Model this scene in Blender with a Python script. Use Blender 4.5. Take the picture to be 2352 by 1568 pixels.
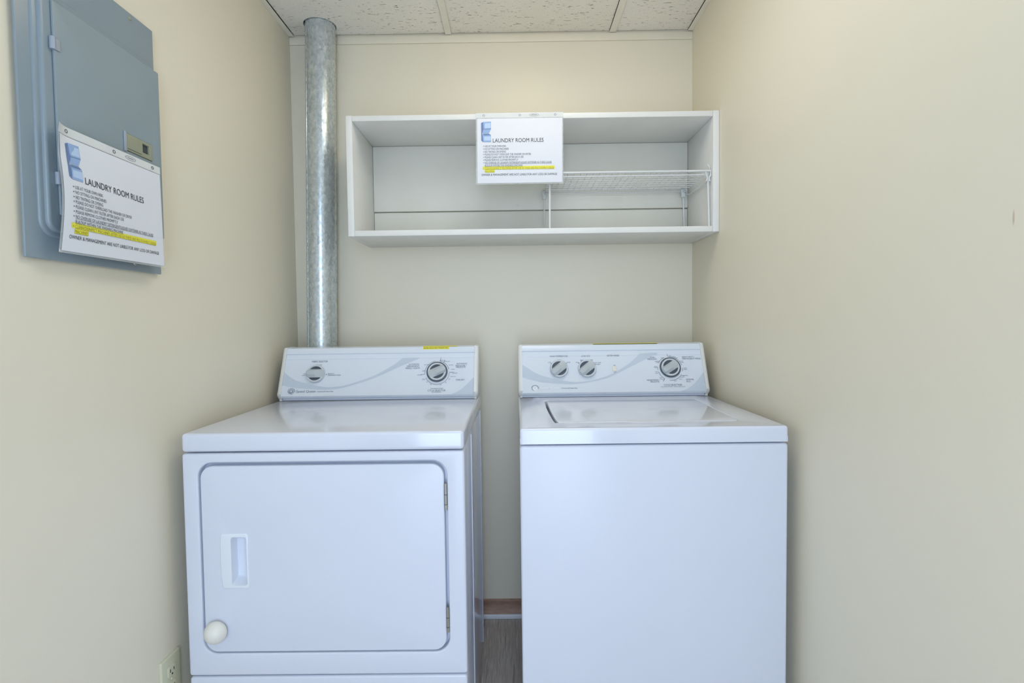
import bpy, bmesh, math, random
from mathutils import Vector, Matrix
random.seed(7)
for o in list(bpy.data.objects): bpy.data.objects.remove(o, do_unlink=True)
scene = bpy.context.scene
COL = scene.collection

# ------------------------------------------------------------------ camera
F_PX = 1216.594
cam_data = bpy.data.cameras.new('camera')
cam_data.sensor_width = 36.0
cam_data.lens = F_PX * 36.0 / 2352.0
cam_data.clip_start = 0.02
cam = bpy.data.objects.new('camera', cam_data); COL.objects.link(cam)
def cam_axes(yaw, pitch, roll):
    cy, sy, cp, sp = math.cos(yaw), math.sin(yaw), math.cos(pitch), math.sin(pitch)
    f = Vector((sy*cp, cy*cp, sp)); r = Vector((cy, -sy, 0)); u = r.cross(f)
    cr, sr = math.cos(roll), math.sin(roll)
    return cr*r + sr*u, -sr*r + cr*u, f
_r, _u, _f = cam_axes(-0.0053193, -0.0382100, -0.0127028)
cam.matrix_world = Matrix(((_r.x, _u.x, -_f.x, 0.84587), (_r.y, _u.y, -_f.y, -2.06302), (_r.z, _u.z, -_f.z, 1.17523), (0, 0, 0, 1)))
scene.camera = cam

# ------------------------------------------------------------------ world: cool daylight through the doorway shaped behind the camera
world = bpy.data.worlds.new('world'); scene.world = world
world.use_nodes = True
bg = world.node_tree.nodes['Background']
bg.inputs[0].default_value = (0.60, 0.75, 1.0, 1)
bg.inputs[1].default_value = 6.4
portal_data = bpy.data.lights.new('doorway_daylight', 'AREA'); portal_data.shape = 'RECTANGLE'
portal_data.size, portal_data.size_y = 0.70, 2.12; portal_data.cycles.is_portal = True
portal = bpy.data.objects.new('doorway_daylight', portal_data); COL.objects.link(portal)
portal.location = (0.80, -3.06, 1.04); portal.rotation_euler = (math.radians(90), 0, 0)
scene.view_settings.view_transform = 'Standard'
scene.view_settings.look = 'None'
scene.view_settings.gamma = 1.0
scene.view_settings.use_curve_mapping = False
scene.view_settings.exposure = 0.17
LAMP_STRENGTH = 9.0
LAMP_COLOR = (1.0, 0.78, 0.42, 1)
COOL_STRENGTH = 5.0
COOL_COLOR = (0.92, 0.96, 1.0, 1)

# ------------------------------------------------------------------ materials
def lin(c):
    c /= 255.0
    return c/12.92 if c <= 0.04045 else ((c+0.055)/1.055)**2.4
def rgb(r, g, b): return (lin(r), lin(g), lin(b), 1)

class NT:
    def __init__(s, name):
        s.m = bpy.data.materials.new(name); s.m.use_nodes = True
        s.t = s.m.node_tree; s.b = s.t.nodes['Principled BSDF']; s.out = s.t.nodes['Material Output']
    def n(s, kind, **kw):
        x = s.t.nodes.new(kind)
        for k, v in kw.items(): setattr(x, k, v)
        return x
    def l(s, a, b): s.t.links.new(a, b)
    def coords(s, scale=(1, 1, 1), kind='Object'):
        tc = s.n('ShaderNodeTexCoord'); mp = s.n('ShaderNodeMapping'); mp.inputs['Scale'].default_value = scale
        s.l(tc.outputs[kind], mp.inputs[0]); return mp.outputs[0]
    def noise(s, vec, scale, detail=3, rough=0.55):
        x = s.n('ShaderNodeTexNoise'); x.inputs['Scale'].default_value = scale
        x.inputs['Detail'].default_value = detail; x.inputs['Roughness'].default_value = rough
        s.l(vec, x.inputs['Vector']); return x.outputs['Fac']
    def ramp(s, fac, stops):
        x = s.n('ShaderNodeValToRGB'); e = x.color_ramp.elements
        e[0].position, e[0].color = stops[0]; e[1].position, e[1].color = stops[-1]
        for p, c in stops[1:-1]:
            k = e.new(p); k.color = c
        s.l(fac, x.inputs[0]); return x.outputs[0]
    def mix(s, fac, a, b, mode='MIX'):
        x = s.n('ShaderNodeMix', data_type='RGBA', blend_type=mode)
        if isinstance(fac, float): x.inputs[0].default_value = fac
        else: s.l(fac, x.inputs[0])
        for i, v in ((6, a), (7, b)):
            if isinstance(v, tuple): x.inputs[i].default_value = v
            else: s.l(v, x.inputs[i])
        return x.outputs[2]
    def bump(s, h, strength, dist=0.002):
        x = s.n('ShaderNodeBump'); x.inputs['Strength'].default_value = strength; x.inputs['Distance'].default_value = dist
        s.l(h, x.inputs['Height']); s.l(x.outputs[0], s.b.inputs['Normal']); return x

def paint(name, col, rough=0.5, var=0.03, bump=0.0, nscale=6.0, bscale=220.0, spec=0.5, metal=0.0, coat=0.0):
    m = NT(name); v = m.coords()
    f = m.noise(v, nscale, 4)
    lo = tuple(c*(1-var) for c in col[:3])+(1,); hi = tuple(min(1, c*(1+var)) for c in col[:3])+(1,)
    m.l(m.ramp(f, [(0.3, lo), (0.7, hi)]), m.b.inputs['Base Color'])
    m.b.inputs['Roughness'].default_value = rough
    m.b.inputs['Specular IOR Level'].default_value = spec
    m.b.inputs['Metallic'].default_value = metal
    m.b.inputs['Coat Weight'].default_value = coat
    if bump: m.bump(m.noise(v, bscale, 2), bump, 0.001)
    return m.m

WALL = rgb(233, 225, 204)
M = {}
M['wall'] = paint('wall_paint', WALL, 0.42, 0.012, 0.12, 2.0, 160)
# right wall: same paint with one small rusty drip mark
def stained():
    m = NT('wall_paint_with_drip'); v = m.coords()
    f = m.noise(v, 2.0, 4)
    base = m.ramp(f, [(0.3, tuple(c*0.988 for c in WALL[:3])+(1,)), (0.7, WALL)])
    mp = m.n('ShaderNodeMapping'); mp.inputs['Location'].default_value = (0, 1.3235*480, -1.309*75); mp.inputs['Scale'].default_value = (0, 480, 75)
    tc = m.n('ShaderNodeTexCoord'); m.l(tc.outputs['Object'], mp.inputs[0])
    ln = m.n('ShaderNodeVectorMath', operation='LENGTH'); m.l(mp.outputs[0], ln.inputs[0])
    spot = m.ramp(ln.outputs['Value'], [(0.5, (0.45, 0.45, 0.45, 1)), (1.0, (0, 0, 0, 1))])
    m.l(m.mix(spot, base, rgb(170, 128, 84)), m.b.inputs['Base Color'])
    m.b.inputs['Roughness'].default_value = 0.42
    m.bump(m.noise(v, 160, 2), 0.12, 0.001)
    return m.m
M['wall_right'] = stained()
M['trim'] = paint('trim_paint', rgb(232, 225, 205), 0.4, 0.02)
M['brown'] = None
def brown_base():
    m = NT('brown_vinyl_base'); v = m.coords((1, 1, 3))
    f = m.noise(v, 30, 5, 0.7)
    m.l(m.ramp(f, [(0.3, rgb(152, 120, 100)), (0.62, rgb(174, 140, 118)), (0.78, rgb(214, 186, 160))]), m.b.inputs['Base Color'])
    m.b.inputs['Roughness'].default_value = 0.45
    return m.m
M['brown'] = brown_base()
M['shoe'] = paint('white_shoe_moulding', rgb(226, 228, 232), 0.4, 0.05, nscale=25)
M['enamel'] = paint('white_enamel', rgb(220, 224, 236), 0.16, 0.008, 0.0, 3.0, coat=0.3)
M['enamel_soft'] = paint('white_enamel_front', rgb(220, 224, 236), 0.3, 0.008, 0.03, 3.0, 500)
M['plastic_white'] = paint('white_plastic', rgb(232, 236, 244), 0.22, 0.01)
M['cream'] = paint('cream_plastic', rgb(234, 231, 221), 0.32, 0.02)
M['cap'] = paint('console_cap_plastic', rgb(228, 229, 226), 0.3, 0.015)
M['console'] = paint('console_panel_face', rgb(224, 231, 241), 0.2, 0.008)
M['swoosh'] = paint('console_swoosh_print', rgb(201, 212, 226), 0.24, 0.02)
M['print'] = paint('dark_grey_print', rgb(88, 98, 118), 0.4, 0.02)
M['print_light'] = paint('silver_print', rgb(150, 160, 174), 0.25, 0.02)
M['silver'] = paint('bright_silver_emblem', rgb(246, 248, 252), 0.15, 0.01, metal=0.0)
M['knob'] = paint('light_grey_knob', rgb(206, 212, 218), 0.35, 0.02)
M['knob_grip'] = paint('grey_knob_grip', rgb(188, 196, 200), 0.35, 0.02)
M['knob_dark'] = paint('slate_recess_and_lid_shade', rgb(74, 84, 98), 0.4, 0.03)
M['cabinet'] = paint('white_cabinet_paint', rgb(232, 231, 226), 0.42, 0.025, 0.1, 9.0, 70)
def cab_back():
    m = NT('white_painted_backboard'); v = m.coords()
    f = m.noise(v, 5, 4)
    base = m.ramp(f, [(0.3, rgb(222, 220, 208)), (0.7, rgb(229, 227, 216))])
    g = m.noise(m.coords((1, 1, 1.6)), 16, 2)
    sm = m.ramp(g, [(0.72, (0, 0, 0, 1)), (0.8, (0.35, 0.35, 0.35, 1))])
    m.l(m.mix(sm, base, rgb(196, 192, 176)), m.b.inputs['Base Color'])
    m.b.inputs['Roughness'].default_value = 0.45
    m.bump(m.noise(v, 60, 3), 0.12, 0.001)
    return m.m
M['cabinet_back'] = cab_back()
M['wire'] = paint('white_coated_wire', rgb(220, 222, 220), 0.3, 0.01)
M['clip'] = paint('pale_grey_clip', rgb(206, 210, 210), 0.4, 0.02)
M['panel'] = paint('blue_grey_panel_enamel', rgb(138, 152, 160), 0.26, 0.02, 0.05, 4.0, 260)
M['panel_door'] = paint('blue_grey_door_enamel', rgb(141, 155, 161), 0.36, 0.02, 0.05, 4.0, 260)
M['latch'] = paint('olive_grey_latch', rgb(150, 152, 130), 0.4, 0.05)
M['dark'] = paint('dark_recess_plastic', rgb(66, 70, 76), 0.5, 0.05)
M['hinge_tab'] = paint('pale_grey_hinge', rgb(160, 168, 180), 0.35, 0.04)
M['paper'] = paint('white_paper', rgb(224, 226, 232), 0.6, 0.01)
M['ink'] = paint('black_ink', rgb(58, 60, 66), 0.6, 0.03)
M['ink_small'] = paint('grey_ink', rgb(92, 96, 106), 0.6, 0.03)
M['hilite'] = paint('yellow_highlighter', rgb(232, 226, 74), 0.55, 0.03)
M['ink_hilite'] = paint('ink_under_highlighter', rgb(166, 158, 50), 0.6, 0.03)
M['art_a'] = paint('clipart_pale_blue', rgb(186, 208, 236), 0.6, 0.04)
M['art_b'] = paint('clipart_mid_blue', rgb(148, 176, 216), 0.6, 0.04)
M['art_c'] = paint('clipart_deep_blue', rgb(104, 130, 176), 0.6, 0.04)
M['ivory'] = paint('ivory_plastic', rgb(212, 210, 182), 0.35, 0.02)
M['slot'] = paint('socket_slot_black', rgb(30, 28, 26), 0.6, 0.02)
M['steel'] = paint('hinge_steel', rgb(170, 168, 160), 0.35, 0.1, metal=0.8, nscale=60)
M['tee'] = paint('cream_ceiling_grid', rgb(236, 232, 219), 0.45, 0.04, nscale=12)
M['gap'] = paint('dark_gap', rgb(70, 64, 54), 0.9, 0.05)

def plastic(name, alpha, col):
    m = NT(name)
    tr = m.n('ShaderNodeBsdfTransparent'); mx = m.n('ShaderNodeMixShader'); mx.inputs[0].default_value = alpha
    v = m.coords(); f = m.noise(v, 30, 3)
    m.l(m.ramp(f, [(0.3, tuple(c*0.95 for c in col[:3])+(1,)), (0.7, col)]), m.b.inputs['Base Color'])
    m.b.inputs['Roughness'].default_value = 0.15
    m.l(tr.outputs[0], mx.inputs[1]); m.l(m.b.outputs[0], mx.inputs[2]); m.l(mx.outputs[0], m.out.inputs['Surface'])
    return m.m
M['sleeve'] = plastic('clear_sleeve_plastic', 0.32, rgb(228, 230, 228))
M['sleeve_strip'] = plastic('white_punched_strip', 0.8, rgb(240, 242, 240))

def galvanised():
    m = NT('galvanised_sheet_steel'); v = m.coords((1, 1, 0.55))
    vo = m.n('ShaderNodeTexVoronoi'); vo.inputs['Scale'].default_value = 150; m.l(v, vo.inputs['Vector'])
    sep = m.n('ShaderNodeSeparateColor'); m.l(vo.outputs['Color'], sep.inputs[0])
    n1 = m.noise(v, 90, 4, 0.7); n2 = m.noise(m.coords((1, 1, 0.12)), 16, 3)
    a = m.ramp(sep.outputs[0], [(0.0, rgb(172, 182, 188)), (0.5, rgb(200, 209, 214)), (1.0, rgb(228, 234, 238))])
    b = m.ramp(n1, [(0.3, rgb(158, 168, 174)), (0.7, rgb(232, 237, 240))])
    c = m.mix(0.5, a, b)
    d = m.mix(m.ramp(n2, [(0.35, (0, 0, 0, 1)), (0.75, (0.45, 0.45, 0.45, 1))]), c, rgb(182, 194, 190))
    n3 = m.noise(m.coords((1, 1, 0.6)), 22, 3)
    rust = m.ramp(n3, [(0.74, (0, 0, 0, 1)), (0.80, (0.55, 0.55, 0.55, 1))])
    m.l(m.mix(rust, d, rgb(140, 112, 84)), m.b.inputs['Base Color'])
    m.b.inputs['Metallic'].default_value = 0.62
    m.l(m.ramp(sep.outputs[1], [(0.0, (0.18,)*3+(1,)), (1.0, (0.36,)*3+(1,))]), m.b.inputs['Roughness'])
    m.bump(n1, 0.12, 0.001)
    return m.m
M['galv'] = galvanised()

def ceiling_tile_mat():
    m = NT('fissured_mineral_tile'); v = m.coords()
    warp = m.n('ShaderNodeTexNoise'); warp.inputs['Scale'].default_value = 14; m.l(v, warp.inputs['Vector'])
    vv = m.n('ShaderNodeVectorMath', operation='MULTIPLY_ADD'); m.l(warp.outputs['Color'], vv.inputs[0])
    vv.inputs[1].default_value = (0.03, 0.012, 0); m.l(v, vv.inputs[2])
    mp = m.n('ShaderNodeMapping'); mp.inputs['Scale'].default_value = (20, 105, 1); m.l(vv.outputs[0], mp.inputs[0])
    n1 = m.n('ShaderNodeTexNoise'); n1.inputs['Scale'].default_value = 2.4; n1.inputs['Detail'].default_value = 2; m.l(mp.outputs[0], n1.inputs['Vector'])
    fis = m.ramp(n1.outputs['Fac'], [(0.66, (0, 0, 0, 1)), (0.70, (1, 1, 1, 1))])
    gr = m.noise(v, 420, 2)
    base = m.ramp(gr, [(0.3, rgb(238, 234, 224)), (0.7, rgb(246, 243, 235))])
    pin = m.noise(v, 260, 0)
    pinm = m.ramp(pin, [(0.74, (0, 0, 0, 1)), (0.80, (0.4, 0.4, 0.4, 1))])
    c = m.mix(fis, base, rgb(150, 138, 118)); c = m.mix(pinm, c, rgb(170, 158, 136))  # depth shade of fissures and pinholes put into the colour
    m.l(c, m.b.inputs['Base Color'])
    m.b.inputs['Roughness'].default_value = 0.9
    inv = m.n('ShaderNodeMath', operation='SUBTRACT'); inv.inputs[0].default_value = 1.0; m.l(fis, inv.inputs[1])
    m.bump(inv.outputs[0], 0.7, 0.003)
    return m.m
M['tile'] = ceiling_tile_mat()

def plank_mat():
    m = NT('grey_wood_vinyl')
    tc = m.n('ShaderNodeTexCoord'); oi = m.n('ShaderNodeObjectInfo')
    ad = m.n('ShaderNodeVectorMath', operation='ADD'); sc_ = m.n('ShaderNodeVectorMath', operation='SCALE')
    m.l(oi.outputs['Location'], sc_.inputs[0]); sc_.inputs['Scale'].default_value = 3.7
    m.l(tc.outputs['Object'], ad.inputs[0]); m.l(sc_.outputs[0], ad.inputs[1])
    def mp(s):
        x = m.n('ShaderNodeMapping'); x.inputs['Scale'].default_value = s; m.l(ad.outputs[0], x.inputs[0]); return x.outputs[0]
    wob = m.n('ShaderNodeTexNoise'); wob.inputs['Scale'].default_value = 5; wob.inputs['Detail'].default_value = 2; m.l(mp((1.6, 0.8, 1)), wob.inputs['Vector'])
    wv = m.n('ShaderNodeVectorMath', operation='MULTIPLY_ADD'); m.l(wob.outputs['Color'], wv.inputs[0]); wv.inputs[1].default_value = (0.024, 0.0, 0); m.l(ad.outputs[0], wv.inputs[2])
    def mw(s):
        x = m.n('ShaderNodeMapping'); x.inputs['Scale'].default_value = s; m.l(wv.outputs[0], x.inputs[0]); return x.outputs[0]
    g1 = m.noise(mw((34, 1.6, 1)), 2.2, 6, 0.65); g2 = m.noise(mw((130, 4, 1)), 2.0, 4, 0.6); g3 = m.noise(mp((9, 2.5, 1)), 2.0, 3)
    kn = m.noise(mp((26, 15, 1)), 1.0, 2)
    a = m.ramp(g1, [(0.34, rgb(112, 104, 99)), (0.45, rgb(206, 199, 194)), (0.54, rgb(160, 152, 147)), (0.66, rgb(240, 234, 229))])
    b = m.ramp(g2, [(0.35, rgb(168, 160, 154)), (0.65, rgb(230, 224, 218))])
    c = m.mix(0.3, a, b)
    c = m.mix(m.ramp(g3, [(0.35, (0, 0, 0, 1)), (0.75, (0.45, 0.45, 0.45, 1))]), c, rgb(186, 172, 160))
    c = m.mix(m.ramp(kn, [(0.70, (0, 0, 0, 1)), (0.78, (0.7, 0.7, 0.7, 1))]), c, rgb(110, 98, 90))
    m.l(c, m.b.inputs['Base Color']); m.b.inputs['Roughness'].default_value = 0.42
    m.bump(g1, 0.15, 0.001)
    return m.m
M['plank'] = plank_mat()

def emit_mat(name, color, strength):
    m = NT(name)
    v = m.coords(); f = m.noise(v, 40, 1)
    m.l(m.ramp(f, [(0.3, color), (0.7, color)]), m.b.inputs['Emission Color'])
    m.b.inputs['Emission Strength'].default_value = strength
    m.b.inputs['Base Color'].default_value = (0.8, 0.8, 0.8, 1)
    return m.m
M['lamp'] = emit_mat('warm_lamp_globe', LAMP_COLOR, LAMP_STRENGTH)
M['fill_cool'] = emit_mat('cool_fill_diffuser', COOL_COLOR, COOL_STRENGTH)

# ------------------------------------------------------------------ helpers
def tag(o, label=None, cat=None, group=None, kind=None):
    if label: o['label'] = label
    if cat: o['category'] = cat
    if group: o['group'] = group
    if kind: o['kind'] = kind
    return o
def attach(o, parent):
    if parent is not None:
        o.parent = parent
        loc = Vector((0, 0, 0)); p = parent
        while p is not None: loc += p.location; p = p.parent
        o.matrix_parent_inverse = Matrix.Translation(-loc) if parent.parent is None else Matrix.Translation(-parent.location)
    return o
def finish(name, bm, mat, parent=None, smooth=32, recalc=True):
    if recalc: bmesh.ops.recalc_face_normals(bm, faces=bm.faces)
    me = bpy.data.meshes.new(name); bm.to_mesh(me); bm.free()
    if smooth:
        for p in me.polygons: p.use_smooth = True
        me.set_sharp_from_angle(angle=math.radians(smooth))
    me.materials.append(M[mat] if isinstance(mat, str) else mat)
    o = bpy.data.objects.new(name, me); COL.objects.link(o)
    return attach(o, parent)
def thing(name, loc, label, cat, group=None):
    o = bpy.data.objects.new(name, None); COL.objects.link(o); o.location = loc
    o.empty_display_size = 0.1
    return tag(o, label, cat, group)
def bm_box(bm, x0, x1, y0, y1, z0, z1, bev=0.0, seg=2):
    r = bmesh.ops.create_cube(bm, size=1.0)
    vs = r['verts']
    for v in vs: v.co = Vector(((x0+x1)/2+v.co.x*(x1-x0), (y0+y1)/2+v.co.y*(y1-y0), (z0+z1)/2+v.co.z*(z1-z0)))
    if bev:
        es = list({e for v in vs for e in v.link_edges})
        bmesh.ops.bevel(bm, geom=es, offset=bev, segments=seg, profile=0.5, affect='EDGES', clamp_overlap=True)
def box(name, b, mat, parent=None, bev=0.0, seg=2):
    bm = bmesh.new(); bm_box(bm, *b, bev, seg); return finish(name, bm, mat, parent)
def rrect(u0, u1, v0, v1, r, seg=6):
    pts = []
    for cx, cy, a0 in ((u1-r, v0+r, -90), (u1-r, v1-r, 0), (u0+r, v1-r, 90), (u0+r, v0+r, 180)):
        for k in range(seg+1):
            a = math.radians(a0+90*k/seg); pts.append((cx+r*math.cos(a), cy+r*math.sin(a)))
    return pts
def offset_loop(L, d):           # L is CCW; positive d moves inward
    n = len(L); out = []
    for i in range(n):
        p0, p1, p2 = Vector(L[i-1]), Vector(L[i]), Vector(L[(i+1) % n])
        e1 = (p1-p0); e2 = (p2-p1)
        if e1.length < 1e-9: e1 = e2
        if e2.length < 1e-9: e2 = e1
        e1.normalize(); e2.normalize()
        n1 = Vector((-e1.y, e1.x)); n2 = Vector((-e2.y, e2.x)); b = n1+n2
        k = d/max(0.35, 1+n1.dot(n2))
        out.append((p1.x+b.x*k, p1.y+b.y*k))
    return out
BEVPROF = ((1.0, 0.0), (0.62, 0.076), (0.293, 0.293), (0.076, 0.62), (0.0, 1.0))   # (depth fraction, inset fraction)
def plate(name, outer, holes, T, d_front, d_back, mat, parent=None, bev=0.003, hbev=None, back=True):
    """slab with rounded front edges; T maps (u, v, d) to a point, d grows away from the viewer"""
    bm = bmesh.new(); hbev = bev if hbev is None else hbev
    fe = []; be = []
    for L, b, sgn in [(outer, bev, 1)]+[(h, hbev, -1) for h in holes]:
        rings = [(L, d_back)]+[(offset_loop(L, sgn*b*ins), d_front+b*dep) for dep, ins in BEVPROF]
        prev = None
        for lp, d in rings:
            cur = [bm.verts.new(T(u, v, d)) for u, v in lp]
            if prev is not None:
                for i in range(len(cur)):
                    j = (i+1) % len(cur); bm.faces.new((prev[i], prev[j], cur[j], cur[i]))
            else: first = cur
            prev = cur
        for i in range(len(prev)):
            j = (i+1) % len(prev)
            fe.append(bm.edges.get((prev[i], prev[j]))); be.append(bm.edges.get((first[i], first[j])))
    bmesh.ops.triangle_fill(bm, use_beauty=True, use_dissolve=False, edges=fe)
    if back: bmesh.ops.triangle_fill(bm, use_beauty=True, use_dissolve=False, edges=be)
    return finish(name, bm, mat, parent)
def lathe_bm(bm, prof, T, seg=40, cap=True):
    """prof: list of (radius, height); T maps (a, b, h) to world"""
    prev = None
    for r, h in prof:
        if r < 1e-6:
            cur = [bm.verts.new(T(0, 0, h))]
        else:
            cur = [bm.verts.new(T(r*math.cos(2*math.pi*i/seg), r*math.sin(2*math.pi*i/seg), h)) for i in range(seg)]
        if prev is not None:
            if len(prev) == 1 and len(cur) > 1:
                for i in range(seg): bm.faces.new((prev[0], cur[(i+1) % seg], cur[i]))
            elif len(cur) == 1 and len(prev) > 1:
                for i in range(seg): bm.faces.new((prev[i], prev[(i+1) % seg], cur[0]))
            elif len(cur) > 1:
                for i in range(seg): bm.faces.new((prev[i], prev[(i+1) % seg], cur[(i+1) % seg], cur[i]))
        prev = cur
def lathe(name, prof, T, mat, parent=None, seg=40):
    bm = bmesh.new(); lathe_bm(bm, prof, T, seg); return finish(name, bm, mat, parent)
def tube_bm(bm, pts, r, seg=8, cap=True):
    pts = [Vector(p) for p in pts]; rings = []
    for i, p in enumerate(pts):
        d = (pts[min(i+1, len(pts)-1)]-pts[max(i-1, 0)]).normalized()
        a = d.cross(Vector((0, 0, 1)) if abs(d.z) < 0.9 else Vector((1, 0, 0))).normalized(); b = d.cross(a)
        rings.append([bm.verts.new(p+r*(a*math.cos(2*math.pi*k/seg)+b*math.sin(2*math.pi*k/seg))) for k in range(seg)])
    for A, B in zip(rings, rings[1:]):
        for k in range(seg): bm.faces.new((A[k], A[(k+1) % seg], B[(k+1) % seg], B[k]))
    if cap: bm.faces.new(rings[0]); bm.faces.new(rings[-1])
def tube(name, pts, r, mat, parent=None, seg=8):
    bm = bmesh.new(); tube_bm(bm, pts, r, seg); return finish(name, bm, mat, parent, 50)
def flat_poly(name, loops, T, d, mat, parent=None, sub=0):
    """flat printed shape; every loop is a separate filled outline"""
    bm = bmesh.new()
    for L in loops:
        bm.faces.new([bm.verts.new(T(u, v, d)) for u, v in L])
    return finish(name, bm, mat, parent, 0, False)
def ring_band(name, pairs, T, d, mat, parent=None):
    bm = bmesh.new(); A = [bm.verts.new(T(*p, d)) for p, q in pairs]; B = [bm.verts.new(T(*q, d)) for p, q in pairs]
    for i in range(len(A)-1): bm.faces.new((A[i], A[i+1], B[i+1], B[i]))
    return finish(name, bm, mat, parent, 0, False)
_txt = {}
def text_mesh(s, bold=0.0):
    key = (s, bold)
    if key not in _txt:
        c = bpy.data.curves.new('t', 'FONT'); c.body = s; c.resolution_u = 3; c.offset = bold
        o = bpy.data.objects.new('t', c); COL.objects.link(o)
        dg = bpy.context.evaluated_depsgraph_get(); me = bpy.data.meshes.new_from_object(o.evaluated_get(dg))
        vs = [(v.co.x, v.co.y) for v in me.vertices]; fs = [tuple(p.vertices) for p in me.polygons]
        bpy.data.objects.remove(o); bpy.data.curves.remove(c); bpy.data.meshes.remove(me)
        _txt[key] = (vs, fs)
    return _txt[key]
def text(s, u, v, w, h, T, d, mat, parent=None, align='L', name='lettering', bold=0.0):
    """lettering scaled to width w and cap height h; (u, v) = left/centre of the baseline"""
    vs, fs = text_mesh(s, bold)
    x0 = min(p[0] for p in vs); x1 = max(p[0] for p in vs)
    cap = max(p[1] for p in text_mesh('H', bold)[0]); k = w/(x1-x0)
    off = u if align == 'L' else u-w/2
    me = bpy.data.meshes.new(name)
    me.from_pydata([T(off+(x-x0)*k, v+y*h/cap, d) for x, y in vs], [], fs); me.update()
    me.materials.append(M[mat]); o = bpy.data.objects.new(name, me); COL.objects.link(o)
    return attach(o, parent)
def catmull(P, n=6):
    out = []
    for i in range(len(P)-1):
        p0, p1, p2, p3 = P[max(i-1, 0)], P[i], P[i+1], P[min(i+2, len(P)-1)]
        for k in range(n):
            t = k/n
            out.append(tuple(0.5*((2*p1[j])+(-p0[j]+p2[j])*t+(2*p0[j]-5*p1[j]+4*p2[j]-p3[j])*t*t+(-p0[j]+3*p1[j]-3*p2[j]+p3[j])*t**3) for j in (0, 1)))
    out.append(P[-1]); return out

DRYER_TEXT = [
  ('FABRIC SELECTOR', 0.1705, 0.1189, 0.0547, 0.0075),
  ('DELICATE', 0.169, 0.1062, 0.0207, 0.0043),
  ('NO', 0.1234, 0.0745, 0.0074, 0.0036),
  ('HEAT', 0.1204, 0.0691, 0.0118, 0.0036),
  ('REGULAR /', 0.2148, 0.0742, 0.0222, 0.0043),
  ('PERMANENT PRESS', 0.2259, 0.0685, 0.0444, 0.0043),
  ('AUTOMATIC', 0.4973, 0.1043, 0.037, 0.006),
  ('PERMANENT', 0.4947, 0.0973, 0.0429, 0.006),
  ('PRESS / KNITS', 0.4936, 0.0902, 0.0488, 0.006),
  ('AUTOMATIC', 0.6626, 0.1046, 0.037, 0.006),
  ('REGULAR /', 0.6598, 0.0975, 0.037, 0.006),
  ('DELICATE', 0.6592, 0.092, 0.0325, 0.006),
  ('TIME DRY', 0.658, 0.0468, 0.0311, 0.006),
  ('PUSH KNOB TO START', 0.5798, 0.017, 0.0429, 0.004),
  ('CYCLE SELECTOR', 0.5793, 0.0101, 0.0607, 0.007),
  ('& SIGNAL', 0.5796, 0.0043, 0.0325, 0.0036),
  ('NORMAL DRY', 0.596, 0.1173, 0.0207, 0.0033),
  ('MORE DRY', 0.6112, 0.1132, 0.0207, 0.0033),
  ('LESS DRY', 0.6252, 0.1003, 0.0163, 0.0033),
  ('COOL DOWN', 0.6317, 0.0845, 0.0118, 0.0033),
  ('OFF', 0.6395, 0.0703, 0.0178, 0.0033),
  ('MORE DRY', 0.5189, 0.0656, 0.0163, 0.0033),
  ('COOL', 0.5331, 0.0499, 0.0118, 0.005),
  ('LESS DRY', 0.541, 0.1022, 0.0178, 0.0033),
  ('OFF', 0.5316, 0.0795, 0.0089, 0.005),
  ('60', 0.6208, 0.0496, 0.0044, 0.004),
  ('40', 0.6093, 0.0381, 0.0044, 0.004),
  ('30', 0.5919, 0.0299, 0.0044, 0.004),
  ('20', 0.5592, 0.0318, 0.0044, 0.004),
  ('10', 0.5454, 0.0405, 0.0044, 0.004),
  ('DAMP DRY', 0.6339, 0.0587, 0.0192, 0.0033),
]
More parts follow.
